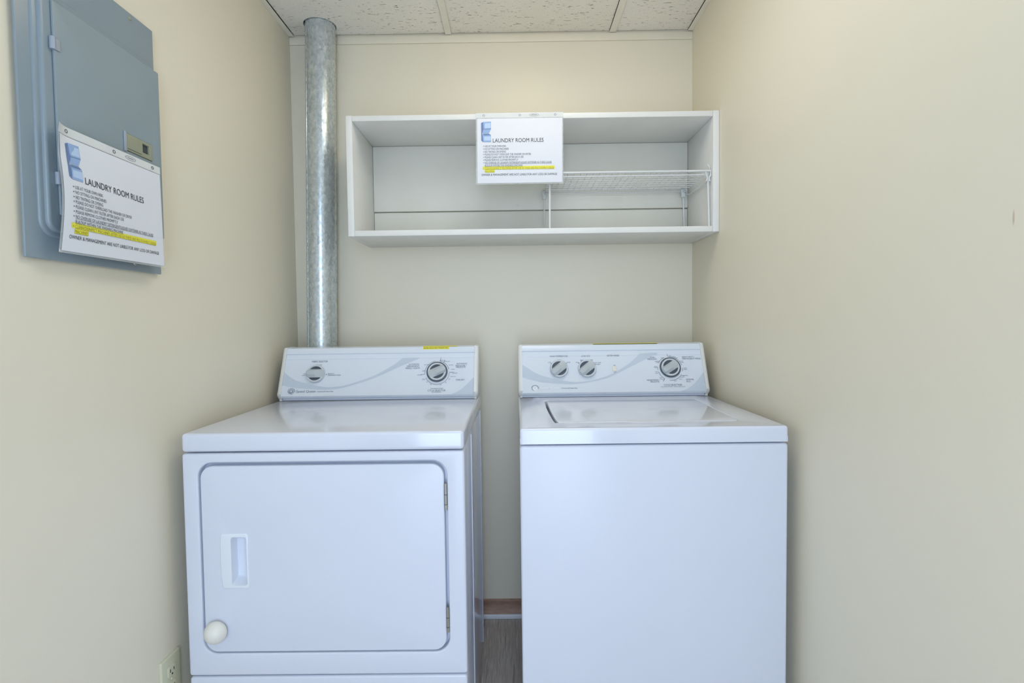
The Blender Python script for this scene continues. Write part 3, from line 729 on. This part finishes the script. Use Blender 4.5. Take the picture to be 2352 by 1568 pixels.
# ------------------------------------------------------------------ control consoles shared by dryer and washer
def console(root, x0, x1, yo, texts, sw_top, sw_low, wedge, logo_x, logo_bright, tx_dx):
    """yo = depth of the face's foot; the face leans back and the top is rounded"""
    A = Vector((0, yo, 0.935)); t = Vector((0, 0.047, 0.110)).normalized(); n = Vector((0, -t.z, t.y))
    def F(x, s, d): return Vector((x, 0, 0))+A+t*s-n*d          # d > 0 goes into the panel
    def yz(s, d=0.0): p = A+t*s-n*d; return (p.y, p.z)
    f0, f1, f2, f3 = yz(-0.004), yz(0.1258), yz(0.1272, 0.0040), yz(0.1292, 0.0030)
    g1, g2, g3 = yz(0.1440, 0.0026), yz(0.1452, 0.0024), yz(0.1470, -0.0006)
    top = yz(0.160)
    yb = yo+0.145
    prof = [(yb, 0.9150), (yo+0.0125, 0.9150), (yo+0.0115, 0.9205), (yo+0.006, 0.9222), (yo+0.0035, 0.9240), (yo+0.0010, 0.9265), f0, f1, f2, f3, g1, g2, g3,
            (top[0]-0.0015, top[1]), (top[0]+0.004, top[1]+0.007), (top[0]+0.012, 1.0895), (top[0]+0.022, 1.0915), (yb-0.02, 1.0915), (yb, 1.080)]
    bm = bmesh.new(); w = 0.0150
    P = [bm.verts.new((x0+w, y, z)) for y, z in prof]; Q = [bm.verts.new((x1-w, y, z)) for y, z in prof]
    for i in range(len(prof)):
        j = (i+1) % len(prof); bm.faces.new((P[i], P[j], Q[j], Q[i]))
    bm.faces.new(P); bm.faces.new(Q[::-1])
    face = finish('console_panel', bm, 'console', root, 25)
    # end caps: the same outline a little larger, rounded on the outer side
    ol = [(yb, 0.9150), (yo+0.0150, 0.9150), (yo+0.004, 0.9215), (yo-0.0030, 0.9290), (yo-0.0054, 0.9400)]
    q = yz(0.158, -0.0045); ol += [yz(0.010, -0.0045), q]
    ol += [(q[0]+0.0035, q[1]+0.010), (q[0]+0.011, 1.0915), (q[0]+0.024, 1.0935), (yb-0.02, 1.0935), (yb, 1.080)]
    for xi, xo, sg in ((x0+w, x0, -1), (x1-w, x1, 1)):
        bm = bmesh.new(); prev = None; ccw = ol[::-1]
        rings = [(xi, 0.0), (xo-sg*0.0095, 0.0), (xo-sg*0.0060, 0.0009), (xo-sg*0.0032, 0.0028), (xo-sg*0.0012, 0.0056), (xo, 0.0100)]
        for xx, ins in rings:
            a1 = sum(ol[i-1][0]*ol[i][1]-ol[i][0]*ol[i-1][1] for i in range(len(ol)))
            lp = offset_loop(ol, ins if a1 > 0 else -ins)
            cur = [bm.verts.new((xx, y, z)) for y, z in lp]
            if prev:
                for i in range(len(cur)):
                    j = (i+1) % len(cur); bm.faces.new((prev[i], prev[j], cur[j], cur[i]))
            else: bm.faces.new(cur)
            prev = cur
        bm.faces.new(prev)
        finish('console_end_cap', bm, 'cap', root, 50)
    for xa, xb in ((x0+0.006, x0+w), (x1-w, x1-0.006)):
        box('console_foot', (xa, xb, yo+0.006, yo+0.03, 0.9142, 0.9260), 'cap', root, 0.0012)
    # printed swoosh and corner wedge
    def clampx(L): return [(min(max(u, x0+w+0.0005), x1-w-0.0005), max(v, -0.0035)) for u, v in L]
    if sw_top[0][0] > x0+w:
        sw_top = [(x0+w, sw_top[0][1]+0.0075)]+sw_top; sw_low = [(x0+w, sw_low[0][1]+0.0035)]+sw_low
    ring_band('swoosh_print', list(zip(clampx(catmull(sw_top, 8)), clampx(catmull(sw_low, 8)))), F, -0.0004, 'swoosh', face)
    wl = clampx(catmull(wedge[:4], 8)); 
    ring_band('wedge_print', [(p, (p[0], -0.0035)) for p in wl]+[((x1-w-0.0006, wl[-1][1]), (x1-w-0.0006, -0.0035))], F, -0.0004, 'swoosh', face)
    for s, x, sv, ww, hh in texts:
        text(s, x, sv-hh*0.42, ww, hh*0.84, F, -0.0008, 'print', face, 'C')
    # maker's emblem and name
    lm = 'silver' if logo_bright else 'print_light'
    lc = (logo_x, 0.0135)
    def arc(r0, r1, a0, a1, n=20): return [((lc[0]+r0*math.cos(math.radians(a0+(a1-a0)*k/n)), lc[1]+r0*0.8*math.sin(math.radians(a0+(a1-a0)*k/n))), (lc[0]+r1*math.cos(math.radians(a0+(a1-a0)*k/n)), lc[1]+r1*0.8*math.sin(math.radians(a0+(a1-a0)*k/n)))) for k in range(n+1)]
    ring_band('emblem_ring', arc(0.0125, 0.0098, -20, 290, 36), F, -0.0008, 'print_light', face)
    ring_band('emblem_ring', arc(0.0075, 0.0042, -60, 300, 36), F, -0.0008, lm, face)
    flat_poly('emblem_tail', [[(lc[0]-0.011, lc[1]-0.002), (lc[0]-0.004, lc[1]-0.009), (lc[0]+0.002, lc[1]-0.0115), (lc[0]+0.006, lc[1]-0.009), (lc[0]-0.001, lc[1]-0.0065)],
                              [(lc[0]+0.001, lc[1]-0.001), (lc[0]+0.0075, lc[1]-0.008), (lc[0]+0.0095, lc[1]-0.0065), (lc[0]+0.0035, lc[1]+0.0005)]], F, -0.0010, lm, face)
    text("Speed Queen", logo_x+0.0165, 0.0085, 0.0660, 0.0086, F, -0.0008, lm, face, 'L', 'maker_name', 0.012)
    text("Commercial Heavy Duty", logo_x+tx_dx, 0.0095, 0.0540, 0.0040, F, -0.0008, 'print', face)
    return F, face
def knob(root, F, x, s, R, ang, name, big=False, hide_top=0.0):
    """round knob: skirt, dish with two slate crescents and a raised wedge grip across it"""
    depth = 0.010
    def T(a, b, h): return F(x+a, s+b, -h)
    if big:
        lathe('dial_skirt', [(R*1.17, 0.0), (R*1.17, 0.0012), (R*1.14, 0.0020), (R*1.12, 0.0020)], T, 'knob', root, 48)
        lathe('dial_groove', [(R*1.125, 0.0018), (R*1.12, 0.0050), (R*0.95, 0.0055)], T, 'knob_dark', root, 48)
    k = lathe(name, [(R*1.0, 0.0), (R*0.985, depth*0.75), (R*0.95, depth), (R*0.80, depth), (R*0.78, depth-0.004), (0.0, depth-0.004)], T, 'knob', root, 48)
    lathe('knob_recess', [(R*0.785, depth-0.0036), (0.0, depth-0.0036)], T, 'knob_dark', k, 40)
    # grip: prism across the dish, its far end high
    ca, sa = math.cos(ang), math.sin(ang)
    bm = bmesh.new(); hw = R*0.46; N = 10
    secs = []
    for i in range(N+1):
        e = -1+2*i/N; lx = R*0.92*e
        hwid = min(hw, math.sqrt(max(0.0001, (R*0.92)**2-lx*lx))*0.98)
        rise = depth+0.0065*(0.15+0.85*min(1, max(0, (i-1.5)/4.0)))*(1.0 if i < N else 0.75)
        sec = [(-hwid, depth-0.004), (-hwid, depth*0.98), (-hwid*0.62, rise), (hwid*0.40, rise), (hwid, depth*0.98), (hwid, depth-0.004)]
        secs.append([bm.verts.new(T(lx*ca-b*sa, lx*sa+b*ca, h)) for b, h in sec])
    for P_, Q_ in zip(secs, secs[1:]):
        for i in range(6): bm.faces.new((P_[i], P_[(i+1) % 6], Q_[(i+1) % 6], Q_[i]))
    bm.faces.new(secs[0]); bm.faces.new(secs[-1][::-1])
    finish('knob_grip', bm, 'knob_grip', k, 28)
    return k
def dial_arc(face, F, x, s, r, a0, a1, w=0.0011, n=24):
    ring_band('dial_line', [((x+(r-w/2)*math.cos(math.radians(a0+(a1-a0)*k/n)), s+(r-w/2)*math.sin(math.radians(a0+(a1-a0)*k/n))), (x+(r+w/2)*math.cos(math.radians(a0+(a1-a0)*k/n)), s+(r+w/2)*math.sin(math.radians(a0+(a1-a0)*k/n)))) for k in range(n+1)], F, -0.0007, 'print', face)
def dial_tick(face, F, x, s, r, a, ln, bend=0.0, w=0.0012):
    ar = math.radians(a); d = (math.cos(ar+bend), math.sin(ar+bend)); p = (x+r*math.cos(ar), s+r*math.sin(ar)); q = (p[0]+d[0]*ln, p[1]+d[1]*ln); m = (-d[1]*w/2, d[0]*w/2)
    flat_poly('dial_line', [[(p[0]-m[0], p[1]-m[1]), (q[0]-m[0], q[1]-m[1]), (q[0]+m[0], q[1]+m[1]), (p[0]+m[0], p[1]+m[1])]], F, -0.0007, 'print', face)
def dot(face, F, x, s):
    flat_poly('dial_dot', [[(x+0.0016*math.cos(k*math.pi/5), s+0.0016*math.sin(k*math.pi/5)) for k in range(10)]], F, -0.0007, 'print', face)

# ------------------------------------------------------------------ dryer
DX0, DX1, DYF, DYB = 0.0375, 0.7205, -0.8000, -0.1550
dry = thing('clothes_dryer', ((DX0+DX1)/2, -0.48, 0), 'white front loading clothes dryer with a square door, standing left of the washer', 'dryer')
def T_front(yf):
    return lambda u, v, d: Vector((u, yf+d, v))
TD = T_front(DYF)
box('cabinet_body', (DX0+0.002, DX1-0.001, DYF+0.062, DYB, 0.030, 0.866), 'enamel', dry, 0.003)
box('side_seam', (DX1-0.0015, DX1+0.0015, -0.598, -0.590, 0.032, 0.862), 'enamel', dry, 0.0008)
box('side_seam', (DX1-0.0015, DX1+0.0012, -0.215, -0.208, 0.032, 0.862), 'enamel', dry, 0.0008)
box('top_panel', (DX0, DX1, DYF-0.001, DYB, 0.8685, 0.9140), 'enamel', dry, 0.0085, 5)
dloop = rrect(0.0748, 0.6782, 0.3705, 0.8430, 0.036, 8)
plate('front_panel', rrect(DX0, DX1, 0.3155, 0.8655, 0.007, 4), [dloop], TD, 0.0, 0.0615, 'enamel_soft', dry, 0.0055, 0.0035)
plate('door_jamb', rrect(0.0735, 0.6795, 0.3690, 0.8445, 0.036, 8), [rrect(0.0900, 0.6590, 0.3850, 0.8230, 0.024, 8)], TD, 0.0240, 0.0260, 'enamel_soft', dry, 0.0004)
plate('lower_panel', rrect(DX0+0.001, DX1-0.001, 0.0300, 0.3125, 0.007, 4), [], TD, 0.0, 0.0615, 'enamel_soft', dry, 0.0055)
hx0, hx1, hz0, hz1 = 0.1225, 0.1925, 0.5325, 0.6680
pocket = rrect(0.1500, 0.1875, 0.5400, 0.6600, 0.006, 4)
door = plate('door', rrect(0.0790, 0.6705, 0.3735, 0.8342, 0.031, 8), [offset_loop(pocket, -0.001)], TD, 0.0025, 0.0200, 'enamel_soft', dry, 0.0032, 0.0008)
def handle():
    outer = [(hx1-0.0045, hz0), (hx1-0.0015, hz0+0.002), (hx1, hz0+0.008), (hx1-0.001, hz0+0.045), (hx1-0.001, hz1-0.045), (hx1-0.0005, hz1-0.006), (hx1-0.004, hz1),
             (hx0+0.006, hz1), (hx0+0.0022, hz1-0.003), (hx0+0.0006, hz1-0.03), (hx0, (hz0+hz1)/2), (hx0+0.0012, hz0+0.03), (hx0+0.0042, hz0+0.004), (hx0+0.008, hz0)]
    bm = bmesh.new(); fe = []
    loops = [(outer, [(0.004, 0), (0.0015, 0.0002), (0.0004, 0.0012), (0.0, 0.0028)], 1), (pocket, [(0.0, -0.0)], -1)]
    for L, pr_, sg in loops:
        prev = None
        for d, ins in pr_:
            cur = [bm.verts.new(TD(u, v, d)) for u, v in offset_loop(L, ins)]
            if prev:
                for i in range(len(cur)):
                    j = (i+1) % len(cur); bm.faces.new((prev[i], prev[j], cur[j], cur[i]))
            prev = cur
        for i in range(len(prev)): fe.append(bm.edges.get((prev[i], prev[(i+1) % len(prev)])) or bm.edges.new((prev[i], prev[(i+1) % len(prev)])))
    # pocket: a scoop whose floor lies deep on the left and runs up to the right edge
    prev2 = prev
    for k in range(1, 6):
        f = k/5.0; cur = []
        for u, v in pocket:
            uu = 0.1500+(u-0.1500)*(1-0.62*f); vv = 0.600+(v-0.600)*(1-0.26*f)
            cur.append(bm.verts.new(TD(uu, vv, 0.030*math.sin(f*math.pi/2))))
        for i in range(len(cur)):
            j = (i+1) % len(cur); bm.faces.new((prev2[i], prev2[j], cur[j], cur[i]))
        prev2 = cur
    bm.faces.new(prev2)
    bmesh.ops.triangle_fill(bm, use_beauty=True, use_dissolve=False, edges=fe)
    return finish('handle', bm, 'plastic_white', door, 50)
handle()
lathe('ball_knob', [(0.0, 0.0385), (0.009, 0.0370), (0.0165, 0.0330), (0.0225, 0.0265), (0.0262, 0.0185), (0.0268, 0.0125), (0.0245, 0.0065), (0.0190, 0.0022), (0.0120, 0.0), (0.0115, -0.0045)],
      lambda a, b, h: Vector((0.1118+a, DYF+0.0035-h, 0.4305+b)), 'cream', door, 40)
for z0, z1 in ((0.7215, 0.7860), (0.4195, 0.4815)):
    h = tube('hinge', [(0.6745, DYF+0.0015, z0), (0.6745, DYF+0.0015, z1)], 0.0034, 'steel', dry, 12)
    for f in (0.2, 0.58):
        zz = z0+(z1-z0)*f; lathe('hinge_joint', [(0.0030, -0.0006), (0.0037, -0.0006), (0.0037, 0.0006), (0.0030, 0.0006)], lambda a, b, hh, zz=zz: Vector((0.6745+a, DYF+0.0015+b, zz+hh)), 'gap', h, 12)
FD, dface = console(dry, DX0, DX1, -0.283, DRYER_TEXT, DRYER_SWOOSH_TOP, DRYER_SWOOSH_LOW, DRYER_WEDGE, 0.0861, False, 0.0890)
knob(dry, FD, 0.1625, 0.0735, 0.0320, math.radians(180), 'fabric_knob')
knob(dry, FD, 0.5782, 0.0755, 0.0318, math.radians(24), 'cycle_knob', True)
dot(dface, FD, 0.1300, 0.0715); dot(dface, FD, 0.1985, 0.0715)
cx, cs, cr = 0.5782, 0.0735, 0.0420
dial_arc(dface, FD, cx, cs, cr, 100, 184); dial_arc(dface, FD, cx, cs, cr, 16, 78); dial_arc(dface, FD, cx, cs, cr, 205, 358)
dial_tick(dface, FD, cx, cs, cr, 78, 0.014); dial_tick(dface, FD, cx, cs, cr, 60, 0.007); dial_tick(dface, FD, cx, cs, cr, 187, 0.016); dial_tick(dface, FD, cx, cs, cr, 1, 0.016)
# yellow reminder label folded over the rounded console top
def sticker(root, x0, x1, xs, base_s, label_lines):
    bm = bmesh.new()
    A = Vector((0, -0.283, 0.935)); t = Vector((0, 0.047, 0.110)).normalized(); n = Vector((0, -t.z, t.y))
    tp = A+t*0.160
    path = [(tp.y-0.0019, tp.z-0.003), (tp.y-0.0019, tp.z+0.0002), (tp.y+0.0036, tp.z+0.0074), (tp.y+0.0118, 1.0900), (tp.y+0.022, 1.0920), (tp.y+0.032, 1.0920)]
    rows_ = []
    for i, (y, z) in enumerate(path):
        xe = xs if i < 3 else x1
        rows_.append([bm.verts.new((x0+(xe-x0)*k, y, z)) for k in (0, 1)])
    for a, b in zip(rows_, rows_[1:]): bm.faces.new((a[0], a[1], b[1], b[0]))
    o = finish('reminder_label', bm, 'hilite', root, 0)
    p1, p2 = Vector((0, path[1][0], path[1][1])), Vector((0, path[2][0], path[2][1])); tt = (p2-p1).normalized(); nn = Vector((0, -tt.z, tt.y))
    def S(u, v, d): return Vector((u, 0, 0))+p1+tt*v-nn*d
    text("AFTER EACH USE!! THANK YOU", x0+0.003, 0.0012, (xs-x0)-0.007, 0.0050, S, -0.0004, 'ink', o)
    p3 = Vector((0, path[3][0], path[3][1])); t2 = (p3-p2).normalized(); n2 = Vector((0, -t2.z, t2.y))
    def S2(u, v, d): return Vector((u, 0, 0))+p2+t2*v-n2*d
    text("PLEASE CLEAN LINT FILTER", x0+0.003, 0.0030, (x1-x0)-0.008, 0.0050, S2, -0.0004, 'ink', o)
    tag(o, 'bright yellow reminder label')
sticker(dry, 0.5255, 0.6440, 0.6170, 0.150, None)

# ------------------------------------------------------------------ washer
WX0, WX1, WYF, WYB = 0.8553, 1.5063, -0.7850, -0.1450
wash = thing('washing_machine', ((WX0+WX1)/2, -0.465, 0), 'white top loading washing machine with a plain front, standing right of the dryer', 'washer')
TW = T_front(WYF)
box('cabinet_body', (WX0+0.001, WX1-0.001, WYF+0.030, WYB, 0.030, 0.8710), 'enamel', wash, 0.003)
plate('front_panel', rrect(WX0-0.0005, WX1+0.0005, 0.0300, 0.8715, 0.008, 4), [], TW, 0.0, 0.0295, 'enamel_soft', wash, 0.006)
box('top_skirt', (WX0, WX1, WYF, WYB, 0.8745, 0.8900), 'enamel', wash, 0.002)
# lid opening outline, counter-clockwise seen from above
def lid_loop(g_l, g_f, g_r, g_b):
    L = []
    yf, yb_ = -0.7165+g_f, -0.3380-g_b
    L += [(0.9480+g_l, yf)]
    for k, dy in ((0.0, 0), (0.12, -0.006), (0.25, -0.010), (0.75, -0.010), (0.88, -0.006), (1.0, 0)): L.append((1.130+0.1235*k, yf+dy))
    L += [(1.4110-g_r, yf), (1.4175-g_r, yf+0.006)]
    for k in range(1, 7): f = k/7; L.append((1.4175-g_r+0.013*f, yf+(yb_-yf)*f))
    L += [(1.4300-g_r, yb_-0.008), (1.4240-g_r, yb_)]
    L += [(0.9480+g_l, yb_), (0.9405+g_l, yb_-0.006)]
    for k in range(1, 12): f = k/12; L.append((0.9405+g_l-0.0035*math.sin(math.pi*f)+0.0055*f, yb_+(yf-yb_)*f))
    return L
def T_top(zt): return lambda u, v, d: Vector((u, v, zt-d))
outer = rrect(WX0, WX1, WYF-0.001, WYB, 0.006, 4)
plate('top_panel', outer, [lid_loop(0, 0, 0, 0)], T_top(0.9140), 0.0, 0.0385, 'enamel', wash, 0.0075, 0.0025)
box('lid_well_shade', (0.925, 1.440, -0.735, -0.325, 0.8905, 0.8925), 'knob_dark', wash)  # dark sheet, its colour stands for the shade in the lid slot
plate('lid', lid_loop(0.0068, 0.0018, 0.0015, 0.0015), [], T_top(0.9150), 0.0, 0.020, 'enamel', wash, 0.0035)
FW, wface = console(wash, WX0, WX1, -0.273, WASHER_TEXT, WASHER_SWOOSH_TOP, WASHER_SWOOSH_LOW, WASHER_WEDGE, 0.9129, True, 0.0905)
knob(wash, FW, 0.9971, 0.0800, 0.0318, math.radians(218), 'wash_temperature_knob')
knob(wash, FW, 1.0931, 0.0795, 0.0318, math.radians(218), 'load_size_knob')
knob(wash, FW, 1.3790, 0.0800, 0.0318, math.radians(212), 'cycle_knob', True)
cx, cs, cr = 1.3790, 0.0775, 0.0425
dial_arc(wface, FW, cx, cs, cr, 112, 152); dial_arc(wface, FW, cx, cs, cr, 172, 186); dial_arc(wface, FW, cx, cs, cr, 196, 238); dial_arc(wface, FW, cx, cs, cr, 262, 326); dial_arc(wface, FW, cx, cs, cr, -14, 2); dial_arc(wface, FW, cx, cs, cr, 14, 92)
dial_tick(wface, FW, cx, cs, cr, 94, 0.011, 0.15); dial_tick(wface, FW, cx, cs, cr, 152, 0.013, 0.0); dial_tick(wface, FW, cx, cs, cr, 238, 0.012, 0.0); dial_tick(wface, FW, cx, cs, cr, 326, 0.012, 0.1)
for x, s in ((0.9702, 0.1000), (1.0240, 0.1000), (1.0655, 0.1010), (1.0755, 0.1080), (1.1200, 0.1005), (1.1240, 0.0955)): dot(wface, FW, x, s)
sw = plate('extra_rinse_switch', rrect(1.1805, 1.1950, 0.0695, 0.0880, 0.003, 3), [], FW, -0.0025, 0.001, 'cream', wash, 0.0012)
box('reminder_label', (1.122, 1.349, -0.200, -0.165, 1.0916, 1.0920), 'hilite', wash)
